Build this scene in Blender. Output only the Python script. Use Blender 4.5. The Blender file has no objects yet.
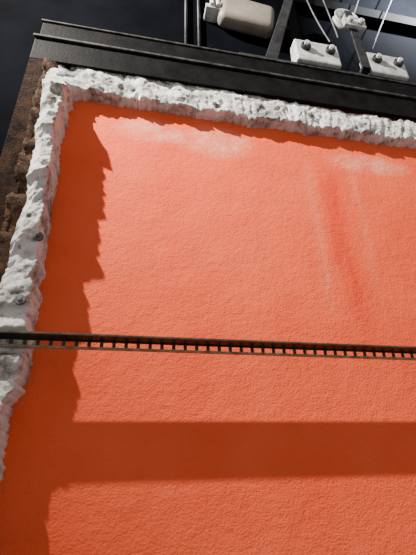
import bpy, bmesh, math, random
from mathutils import Vector, Matrix, noise
from mathutils.bvhtree import BVHTree
random.seed(4)
# ---------------------------------------------------------------- camera
D=1.8; H=1.5
psi=math.radians(11.5); th=math.radians(27); r=math.radians(1.4); FPX=390.0
F=Vector((math.sin(psi)*math.cos(th), math.cos(psi)*math.cos(th), math.sin(th)))
R0=Vector((math.cos(psi),-math.sin(psi),0)); U0=R0.cross(F)
R=math.cos(r)*R0-math.sin(r)*U0; U=math.sin(r)*R0+math.cos(r)*U0
C=Vector((0,-D,H))
cam=bpy.data.cameras.new("camera"); co=bpy.data.objects.new("camera",cam)
bpy.context.scene.collection.objects.link(co)
M=Matrix((R,U,-F)).transposed().to_4x4(); M.translation=C; co.matrix_world=M
cam.sensor_fit='VERTICAL'; cam.sensor_height=36; cam.lens=FPX/555*36; cam.clip_start=.02
bpy.context.scene.camera=co
def P(px,py,y=0.0):
    """survey: photo measurement -> world point on the real vertical plane at depth y"""
    d=F+R*((px-208)/FPX)+U*((277.5-py)/FPX)
    return C+d*((y+D)/d.y)
# ---------------------------------------------------------------- materials
def newmat(n):
    m=bpy.data.materials.new(n); m.use_nodes=True
    return m,m.node_tree,m.node_tree.nodes["Principled BSDF"]
def N(nt,t,**k):
    n=nt.nodes.new(t)
    for a,b in k.items():
        if a in n.inputs: n.inputs[a].default_value=b
        else: setattr(n,a,b)
    return n
def coords(nt,scale=(1,1,1)):
    tc=N(nt,'ShaderNodeTexCoord'); mp=N(nt,'ShaderNodeMapping'); mp.inputs['Scale'].default_value=scale
    nt.links.new(tc.outputs['Object'],mp.inputs['Vector']); return mp.outputs['Vector']
def noise_tex(nt,vec,scale,detail=6,rough=.6):
    n=N(nt,'ShaderNodeTexNoise'); n.inputs['Scale'].default_value=scale; n.inputs['Detail'].default_value=detail
    n.inputs['Roughness'].default_value=rough; nt.links.new(vec,n.inputs['Vector']); return n.outputs['Fac']
def ramp(nt,fac,stops):
    c=N(nt,'ShaderNodeValToRGB'); e=c.color_ramp.elements
    while len(e)<len(stops): e.new(.5)
    for i,(p,col) in enumerate(stops):
        e[i].position=p; e[i].color=(*col,1)
    nt.links.new(fac,c.inputs['Fac']); return c.outputs['Color']
def mixc(nt,fac,a,b,mode='MIX'):
    m=N(nt,'ShaderNodeMix',data_type='RGBA',blend_type=mode)
    for s,v in ((0,fac),(6,a),(7,b)):
        if isinstance(v,bpy.types.NodeSocket): nt.links.new(v,m.inputs[s])
        else: m.inputs[s].default_value=v
    return m.outputs[2]
def mth(nt,op,a,b=0.0,c=None,clamp=False):
    m=N(nt,'ShaderNodeMath',operation=op); m.use_clamp=clamp
    for i,v in enumerate((a,b) if c is None else (a,b,c)):
        if isinstance(v,bpy.types.NodeSocket): nt.links.new(v,m.inputs[i])
        else: m.inputs[i].default_value=v
    return m.outputs[0]
def bump(nt,b,h,strength,dist):
    n=N(nt,'ShaderNodeBump'); n.inputs['Strength'].default_value=strength; n.inputs['Distance'].default_value=dist
    nt.links.new(h,n.inputs['Height']); nt.links.new(n.outputs['Normal'],b.inputs['Normal'])

def simple(name,c1,c2,scale=8,rough=.5,metal=0,bs=.3,bd=.004,vec=(1,1,1),spec=.5):
    m,nt,b=newmat(name); v=coords(nt,vec)
    f=noise_tex(nt,v,scale); nt.links.new(ramp(nt,f,[(.35,c1),(.68,c2)]),b.inputs['Base Color'])
    b.inputs['Roughness'].default_value=rough; b.inputs['Metallic'].default_value=metal
    b.inputs['Specular IOR Level'].default_value=spec
    bump(nt,b,noise_tex(nt,v,scale*6),bs,bd); return m

# orange stucco
m_or,nt,b=newmat("orange_stucco"); v=coords(nt); b.inputs['Roughness'].default_value=.75
b.inputs['Specular IOR Level'].default_value=.10
f=noise_tex(nt,v,2.2,5,.55)
base=ramp(nt,f,[(.3,(.81,.094,.034)),(.7,(.88,.130,.050))])
vs=coords(nt,(9,1,.45)); st=noise_tex(nt,vs,1.6,4,.6)
sep=N(nt,'ShaderNodeSeparateXYZ'); nt.links.new(v,sep.inputs[0])
def streak(px,py,halfw,lo,hi,amt,col=(.70,.04,.014,1)):
    global base
    g=P(px,py); wob=mth(nt,'MULTIPLY',mth(nt,'SUBTRACT',noise_tex(nt,v,3.5,4,.6),.5),.10)
    sx=mth(nt,'ADD',mth(nt,'SUBTRACT',sep.outputs['X'],g.x),wob)
    win=mth(nt,'SUBTRACT',1.0,mth(nt,'DIVIDE',mth(nt,'ABSOLUTE',sx),halfw),clamp=True)
    z0=P(px,hi).z; z1=P(px,lo).z
    a=mth(nt,'MULTIPLY',mth(nt,'SUBTRACT',sep.outputs['Z'],z0),4.0,clamp=True)
    c=mth(nt,'MULTIPLY',mth(nt,'SUBTRACT',z1,sep.outputs['Z']),4.0,clamp=True)
    win=mth(nt,'MULTIPLY',mth(nt,'MULTIPLY',win,a),c)
    fac=mth(nt,'MULTIPLY',win,mth(nt,'MULTIPLY_ADD',noise_tex(nt,vs,4,5,.7),2.2,-.35,clamp=True))
    base=mixc(nt,mth(nt,'MULTIPLY',fac,amt),base,col)
streak(357,300,.075,165,345,.8)
streak(330,210,.05,160,300,.6)
streak(342,260,.28,150,350,.3)
streak(318,230,.06,150,330,.3,(.88,.30,.17,1))
streak(372,260,.05,150,300,.25,(.88,.30,.17,1))
def blob(px,py,rx,rz):
    q=P(px,py); ax=mth(nt,'DIVIDE',mth(nt,'SUBTRACT',sep.outputs['X'],q.x),rx); az=mth(nt,'DIVIDE',mth(nt,'SUBTRACT',sep.outputs['Z'],q.z),rz)
    d=mth(nt,'ADD',mth(nt,'MULTIPLY',ax,ax),mth(nt,'MULTIPLY',az,az)); return mth(nt,'SUBTRACT',1.0,d,clamp=True)
dn=mth(nt,'MULTIPLY_ADD',noise_tex(nt,v,9,7,.7),3.0,-1.0,clamp=True)
dust=mth(nt,'ADD',blob(150,130,.25,.12),blob(215,142,.3,.16),clamp=True)
dust=mth(nt,'ADD',dust,blob(370,165,.35,.10),clamp=True)
dust=mth(nt,'MULTIPLY',mth(nt,'MULTIPLY',dust,dn),.6)
base=mixc(nt,dust,base,(.86,.52,.38,1))
nt.links.new(base,b.inputs['Base Color'])
va=coords(nt,(1,1,1.2))
h1=noise_tex(nt,va,95,5,.6); h2=noise_tex(nt,va,30,5,.6); h3=noise_tex(nt,v,6,3,.5)
h=mth(nt,'ADD',mth(nt,'MULTIPLY',h1,.45),mth(nt,'ADD',mth(nt,'MULTIPLY',h2,.5),mth(nt,'MULTIPLY',h3,.9)))
bump(nt,b,h,.42,.019)

# mortar / foam
m_mo,nt,b=newmat("white_plaster"); v=coords(nt); b.inputs['Roughness'].default_value=.9
b.inputs['Specular IOR Level'].default_value=.15
f=noise_tex(nt,v,6,9,.74)
base=ramp(nt,f,[(.37,(.10,.092,.082)),(.45,(.42,.40,.37)),(.54,(.72,.70,.67))])
f2=noise_tex(nt,coords(nt,(1,1,1)),24,6,.7)
base=mixc(nt,mth(nt,'MULTIPLY_ADD',f2,-6,2.6,clamp=True),base,(.18,.165,.15,1))
nt.links.new(base,b.inputs['Base Color']); bump(nt,b,noise_tex(nt,v,42,9,.72),.9,.014)

m_fr=simple("black_painted_steel",(.0012,.0012,.0014),(.007,.0065,.0065),9,.6,0,.5,.004,spec=.06)
m_edge=simple("highlit_steel_edge",(.008,.008,.008),(.07,.066,.06),14,.6,.1,spec=.15)  # edge highlight painted in: lighter grey than the frame steel
m_jamb=simple("rusty_black_jamb",(.0025,.002,.002),(.045,.022,.012),18,.9,0,1,.015,spec=.06)
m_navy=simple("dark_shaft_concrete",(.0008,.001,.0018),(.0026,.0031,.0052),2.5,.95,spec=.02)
m_beam=simple("near_black_steel",(.0008,.0008,.0009),(.004,.004,.0044),8,.7,0,spec=.05)  # near-black mottled steel for the crossbeam
m_brick=simple("rusty_brown_masonry",(.02,.012,.008),(.15,.08,.045),16,.9,0,1,.03,spec=.1)
m_gal=simple("galvanised_steel",(.30,.31,.30),(.68,.68,.66),12,.5,.1)
m_wash=simple("dull_zinc_washer",(.06,.06,.06),(.16,.16,.155),20,.5,.2)
m_dk=simple("dark_grey_metal",(.008,.008,.009),(.035,.035,.037),12,.5,.3,spec=.3)
m_cream=simple("cream_enamel",(.13,.11,.085),(.24,.21,.17),3,.5)
m_rail=simple("rail_black",(.010,.011,.007),(.04,.042,.028),25,.5,.2,spec=.3)
m_web=simple("rail_web_bronze",(.04,.035,.02),(.11,.095,.06),25,.55,.2,spec=.3)
m_rust=simple("rail_rusty_lip",(.18,.13,.075),(.42,.33,.20),25,.7,.1)
m_floor=simple("dusty_floor_concrete",(.12,.115,.11),(.22,.21,.20),3,.9)
# ---------------------------------------------------------------- mesh helpers
def mkobj(name,bm,mats,smooth=False,parent=None,bevel=0):
    me=bpy.data.meshes.new(name); bmesh.ops.recalc_face_normals(bm,faces=bm.faces); bm.to_mesh(me); bm.free()
    for m in mats: me.materials.append(m)
    if smooth:
        for p in me.polygons: p.use_smooth=True
    o=bpy.data.objects.new(name,me); bpy.context.scene.collection.objects.link(o)
    if parent: o.parent=parent
    if bevel:
        bv=o.modifiers.new("bevel",'BEVEL'); bv.width=bevel; bv.segments=2; bv.limit_method='ANGLE'
    return o
def box(bm,x0,x1,y0,y1,z0,z1,mi=0):
    vs=[bm.verts.new((x,y,z)) for x in (x0,x1) for y in (y0,y1) for z in (z0,z1)]
    for q in ((0,1,3,2),(4,6,7,5),(0,4,5,1),(2,3,7,6),(0,2,6,4),(1,5,7,3)):
        bm.faces.new([vs[i] for i in q]).material_index=mi
def cyl(bm,a,bb,rad,seg=20,mi=0,rad2=None):
    a=Vector(a); bb=Vector(bb); d=bb-a
    rot=d.to_track_quat('Z','Y').to_matrix().to_4x4(); rot.translation=(a+bb)/2
    ret=bmesh.ops.create_cone(bm,cap_ends=True,segments=seg,radius1=rad,radius2=rad if rad2 is None else rad2,depth=d.length,matrix=rot)
    for f in {f for v in ret['verts'] for f in v.link_faces}: f.material_index=mi
def empty(name):
    o=bpy.data.objects.new(name,None); bpy.context.scene.collection.objects.link(o); return o
# ---------------------------------------------------------------- room
XR=4.2; ZC=7.0
YF=-.085
fx0=P(35,38,YF).x; fz1=P(200,63,YF).z; fz0=P(200,84,YF).z; fx1=P(46,80,YF).x
bm=bmesh.new(); box(bm,fx0+.02,XR,0,.12,0,fz1-.02); mkobj("wall_front",bm,[m_or])
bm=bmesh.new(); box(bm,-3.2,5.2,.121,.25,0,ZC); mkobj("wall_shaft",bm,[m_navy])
bm=bmesh.new(); box(bm,-3.2,5.2,-4,.25,-.1,0); mkobj("floor",bm,[m_floor])
# ---------------------------------------------------------------- frame
fr=empty("door_frame")
bm=bmesh.new()
box(bm,fx0,XR,YF,YF+.02,fz0,fz1)
box(bm,fx0,XR,YF+.02,.12,fz1-.02,fz1)
mkobj("header_angle",bm,[m_fr],parent=fr,bevel=.004)
bm=bmesh.new(); box(bm,fx0,fx1,YF,YF+.02,0,fz0); box(bm,fx0,fx0+.02,YF+.02,.12,0,fz1-.02)
mkobj("jamb_angle",bm,[m_jamb],parent=fr,bevel=.004)
bm=bmesh.new(); box(bm,fx0-.01,XR,YF-.015,YF,fz1-.014,fz1+.006)
mkobj("header_lip",bm,[m_edge],parent=fr,bevel=.003)
zl=P(200,46,-.07).z
bm=bmesh.new(); box(bm,fx0+.01,XR,-.06,.12,fz1,zl-.016); box(bm,fx0-.0,XR,-.07,.12,zl-.016,zl,1)
mkobj("upper_lintel",bm,[m_fr,m_edge],parent=fr,bevel=.004)
bm=bmesh.new(); n=220
for i in range(n+1):
    z=fz0*i/n
    for j in range(9):
        t=j/8; nn=noise.fractal(Vector((t*1.2,z*9,3)),1,2,4)
        bm.verts.new((fx1-.05+.15*t+nn*.015,-.105+.06*t+nn*.03 if j not in (0,8) else (-.02 if j==0 else 0),z))
bm.verts.ensure_lookup_table()
for i in range(n):
    for j in range(8):
        a=i*9+j; bm.faces.new([bm.verts[k] for k in (a,a+1,a+10,a+9)])
mkobj("rough_masonry",bm,[m_brick],True,parent=fr)
rb,rf=-.114,-.181
zr=P(208,345,rb).z
web=.040
# ---------------------------------------------------------------- plaster seal
pairs=[((-34,560),(-14,555)),((-26,500),(-8,498)),((-18,478),(1,472)),((-20,440),(5,440)),((-18,410),(7,405)),((-12,388),(20,387)),((-10,365),(29,372)),((-6,345),(31,350)),
((-4,320),(36,314)),((2,295),(40,285)),((12,265),(45,245)),((22,230),(49,215)),((31,195),(53,190)),((36,165),(58,165)),((41,130),(62,130)),
((45,100),(68,108)),((46,84),(71,98)),((51,69),(77,93)),((64,67),(84,94)),((85,67),(95,96)),((120,73),(125,101)),((160,80),(165,107)),((210,88),(215,115)),((260,97),(262,122)),
((310,106),(312,129)),((360,114),(360,136)),((416,123),(416,144))]
pts=[]
for a,c in pairs:
    pts.append((P(*a,-.05),P(*c,-.05)))
o,i_=pts[-1]; pts.append((Vector((XR,o.y,o.z)),Vector((XR,i_.y,i_.z))))
cum=[0]
for k in range(1,len(pts)):
    cum.append(cum[-1]+((pts[k][0]+pts[k][1])/2-(pts[k-1][0]+pts[k-1][1])/2).length)
NS=1500; NT=40
bm=bmesh.new(); grid=[]
k=0
for s in range(NS+1):
    L=cum[-1]*s/NS
    while k<len(cum)-2 and cum[k+1]<L: k+=1
    w=(L-cum[k])/(cum[k+1]-cum[k])
    A=pts[k][0].lerp(pts[k+1][0],w); B=pts[k][1].lerp(pts[k+1][1],w)
    left=1.0 if L<cum[15] else max(0,1-(L-cum[15])/.3)
    e=noise.noise(Vector((L*5,1,0)))*.022+noise.noise(Vector((L*17,5,0)))*.018+noise.noise(Vector((L*45,9,0)))*.012+noise.noise(Vector((L*110,9,5)))*.006
    saw=((L*3.1+noise.noise(Vector((L*1.3,2,2)))*.8)%1.0)
    saw=min(saw,(1-saw)*6)
    dirv=(B-A).normalized()
    B=B+dirv*e; A=A+dirv*(noise.noise(Vector((L*9,20,0)))*.018+noise.noise(Vector((L*40,20,0)))*.008)
    zc=(A.z+B.z)/2
    hgt=min(1,max(0,(zc-1.9)/1.2))
    low=min(1,max(0,(1.9-zc)/.5)); low2=min(1,max(0,(1.75-zc)/.5))
    hh=.070+left*(.045+.05*hgt+.045*low+.12*low2)+ (1-saw)*.026*(.4+left)+.018*noise.noise(Vector((L*6,30,0)))+.007*noise.noise(Vector((L*30,30,0)))
    row=[]
    for t in range(NT+1):
        u=t/NT
        prof=min(1,(.8+.5*u))*(1-max(0,(u-.88)/.12)**2.5)
        p=A.lerp(B,u)
        nn=noise.fractal(Vector((p.x*13,3,p.z*13)),.75,2.1,7)
        ri=abs(noise.noise(Vector((p.x*4.3,8,p.z*4.3))))
        pit=max(0,noise.noise(Vector((p.x*20,14,p.z*20)))-.25)
        dep=hh*prof+(nn*.009-ri*.016-pit*.05)*min(1,prof*1.3)
        g=abs(p.z-(zr-.015))
        if g<.10: dep=min(dep,.100+max(0,g-.035)*1.6)
        if t==NT: dep=-.01
        if t==0: dep=0
        row.append(bm.verts.new((p.x,-max(dep,-.01),p.z)))
    grid.append(row)
for s in range(NS):
    for t in range(NT):
        bm.faces.new((grid[s][t],grid[s][t+1],grid[s+1][t+1],grid[s+1][t]))
seal=mkobj("plaster_seal",bm,[m_mo],True)
bpy.context.view_layer.update()
dg=bpy.context.evaluated_depsgraph_get(); bvh=BVHTree.FromObject(seal,dg)
for kk,(px,py) in enumerate([(133,88),(216,103),(311,114),(41,244),(24,306)]):
    q=P(px,py,-.08); hit=bvh.ray_cast(Vector((q.x,-1,q.z)),Vector((0,1,0)))[0]
    y=hit.y if hit else -.08
    bm=bmesh.new()
    cyl(bm,(q.x,y+.012,q.z),(q.x,y-.006,q.z),.023,20); cyl(bm,(q.x,y-.006,q.z),(q.x,y-.012,q.z),.010,6)
    mkobj(f"washer_{kk+1}",bm,[m_wash],parent=seal,bevel=.002)
# ---------------------------------------------------------------- slotted rail
bm=bmesh.new(); x0,x1=-3,4.2
box(bm,x0,x1,rf,rb+.004,zr,zr+.004)
box(bm,x0,x1,rf,rf+.004,zr+.004,zr+.009,2)
box(bm,x0,x1,rb,rb+.004,zr-.006,zr)
box(bm,x0,x1,rb-.010,rb+.004,zr-web,zr-web+.010,1)
x=x0; pitch=.052
while x<x1:
    box(bm,x,x+.015,rb,rb+.004,zr-web+.010,zr-.006,2); x+=pitch
mkobj("slotted_metal_rail",bm,[m_rail,m_rust,m_web])
# ---------------------------------------------------------------- hanger gear above
bm=bmesh.new(); box(bm,P(240,60,-.06).x,XR,-.06,.12,zl,zl+.03); mkobj("roller_track",bm,[m_dk],parent=fr,bevel=.004)
z0=zl+.032
def hanger(cx,wd,ht):
    e=empty("roller_hanger")
    bm=bmesh.new()
    box(bm,cx-wd/2,cx+wd/2,-.09,.02,z0,z0+ht); mkobj("carriage_block",bm,[m_gal],parent=e,bevel=.014)
    bm=bmesh.new()
    for sx in (-.28,.28):
        q=cx+wd*sx
        cyl(bm,(q,-.08,z0+ht*.6),(q,-.115,z0+ht*.6),.04,24,1); cyl(bm,(q,-.115,z0+ht*.6),(q,-.14,z0+ht*.6),.022,6,0)
        cyl(bm,(q,-.02,z0+ht),(q,-.02,z0+ht+.05),.022,12,0)
    mkobj("carriage_bolts",bm,[m_gal,m_dk],parent=e,bevel=.003)
c1=P(321,60,-.1).x; c2=P(388,62,-.1).x
hanger(c1,.37,.25); hanger(c2,.34,.25)
# pulley wheel
w=P(345,20,-.03); e=empty("pulley_wheel")
bm=bmesh.new()
segs=40; prof=[(.055,-.02),(.105,-.03),(.115,-.03),(.10,-.008),(.10,.008),(.115,.03),(.105,.03),(.055,.02)]
rows=[]
for s in range(segs):
    a=2*math.pi*s/segs; rows.append([bm.verts.new((w.x+rr*math.cos(a),w.y+yy,w.z+rr*math.sin(a))) for rr,yy in prof])
for s in range(segs):
    A=rows[s];B=rows[(s+1)%segs]
    for t in range(len(prof)): bm.faces.new((A[t],A[(t+1)%len(prof)],B[(t+1)%len(prof)],B[t]))
mkobj("grooved_rim",bm,[m_gal],True,parent=e)
bm=bmesh.new(); cyl(bm,(w.x,w.y-.05,w.z),(w.x,w.y+.05,w.z),.03,20)
for s in range(5):
    a=2*math.pi*s/5+.3; cyl(bm,(w.x,w.y,w.z),(w.x+.07*math.cos(a),w.y,w.z+.07*math.sin(a)),.011,8)
mkobj("hub_and_spokes",bm,[m_gal],parent=e)
bm=bmesh.new()
box(bm,w.x-.035,w.x+.035,w.y-.066,w.y-.05,z0,w.z+.03); box(bm,w.x-.035,w.x+.035,w.y-.066,w.y+.04,z0,z0+.03)
mkobj("bracket",bm,[m_dk],parent=e,bevel=.004)
bm=bmesh.new(); box(bm,w.x-.10,w.x+.10,w.y-.10,w.y-.066,w.z-.25,w.z-.15)
for q in (-.05,.05): cyl(bm,(w.x+q,w.y-.1,w.z-.20),(w.x+q,w.y-.13,w.z-.20),.026,16)
mkobj("bracket_clamp",bm,[m_gal],parent=e,bevel=.006)
# cream housing
a=P(250,8,-.05); e=empty("wall_lamp_housing")
bm=bmesh.new(); box(bm,-.24,.24,-.07,.07,-.17,.17)
ob=mkobj("cream_cover",bm,[m_cream],True,parent=e,bevel=.06); ob.modifiers[0].segments=6; ob.location=(a.x,.045,a.z+.04); ob.rotation_euler=(0,math.radians(8),0)
bm=bmesh.new()
for sx in (-.26,-.31):
    cyl(bm,(a.x+sx,-.01,a.z+.02),(a.x+sx,-.01,a.z+.10),.018,16)
box(bm,a.x-.36,a.x-.22,0,.12,a.z+.0,a.z+.05)
mkobj("clamps",bm,[m_gal],parent=e,bevel=.003)
# conduits, arm, cables, beams
bm=bmesh.new()
for px in (186,199):
    q=P(px,30,.1); cyl(bm,(q.x,.10,zl),(q.x,.10,ZC),.014,12)
mkobj("conduit_pipes",bm,[m_dk],True)
bm=bmesh.new(); q0=P(270,60,-.02); q0.z=zl+.03; q1=P(290,-4,-.02); d=(q1-q0)
nrm=Vector((d.z,0,-d.x)).normalized()*.05
vs=[]
for y in (-.04,.02):
    for p in (q0-nrm,q0+nrm,q1+nrm*.6+d*.6,q1-nrm*.6+d*.6): vs.append(bm.verts.new((p.x,y,max(p.z,zl+.03))))
for f in ((0,1,2,3),(7,6,5,4),(0,4,5,1),(1,5,6,2),(2,6,7,3),(3,7,4,0)): bm.faces.new([vs[i] for i in f])
mkobj("support_arm",bm,[m_dk],bevel=.006)
bm=bmesh.new(); zb=P(380,22,.07).z; xb=P(296,20,.07).x
box(bm,xb,5.2,.04,.055,zb,zb+.14); box(bm,xb,5.2,.055,.121,zb,zb+.012); box(bm,xb,5.2,.055,.121,zb+.128,zb+.14)
box(bm,xb-.012,xb,.04,.121,zl,zb+.14); box(bm,xb-.10,xb-.012,.04,.052,zl,zb+.14)
mkobj("steel_crossbeam",bm,[m_beam],bevel=.003)
def cable(ptsy,name,rad=.006):
    cu=bpy.data.curves.new(name,'CURVE'); cu.dimensions='3D'; cu.bevel_depth=rad
    sp=cu.splines.new('NURBS'); sp.points.add(len(ptsy)-1)
    for i,p in enumerate(ptsy): sp.points[i].co=(*p,1)
    sp.use_endpoint_u=True; cu.materials.append(m_wash)
    o=bpy.data.objects.new(name,cu); bpy.context.scene.collection.objects.link(o)
cable([P(296,-30,.0),P(306,5,.0),P(322,30,-.01),P(330,42,-.02)],"steel_cable")
cable([P(312,-30,.0),P(322,0,.0),P(334,25,-.01),P(338,38,-.03)],"steel_cable")
cable([P(366,-30,.0),P(358,5,.0),P(352,18,-.02)],"steel_cable")
cable([P(400,-20,.0),P(385,15,.0),P(377,35,-.01),P(372,50,-.03)],"steel_cable")
# ---------------------------------------------------------------- lights
def spot(name,loc,tgt,power,size,ang,col,blend=.6):
    l=bpy.data.lights.new(name,'SPOT'); l.energy=power; l.shadow_soft_size=size; l.spot_size=math.radians(ang); l.spot_blend=blend; l.color=col
    o=bpy.data.objects.new(name,l); bpy.context.scene.collection.objects.link(o); o.location=loc
    o.rotation_euler=(Vector(tgt)-Vector(loc)).to_track_quat('-Z','Y').to_euler()
spot("shaft_work_light",(-2.7,-1.6,6.35),(1.2,0,3.5),5200,.04,70,(1,.95,.88),1.0)
spot("shaft_ceiling_light",(3.9,-1.3,6.6),(3.0,.1,5.9),13000,.1,55,(.9,.95,1),1.0)
w_=bpy.data.worlds.new("world"); bpy.context.scene.world=w_; w_.use_nodes=True
w_.node_tree.nodes["Background"].inputs[0].default_value=(1,.94,.92,1); w_.node_tree.nodes["Background"].inputs[1].default_value=.55
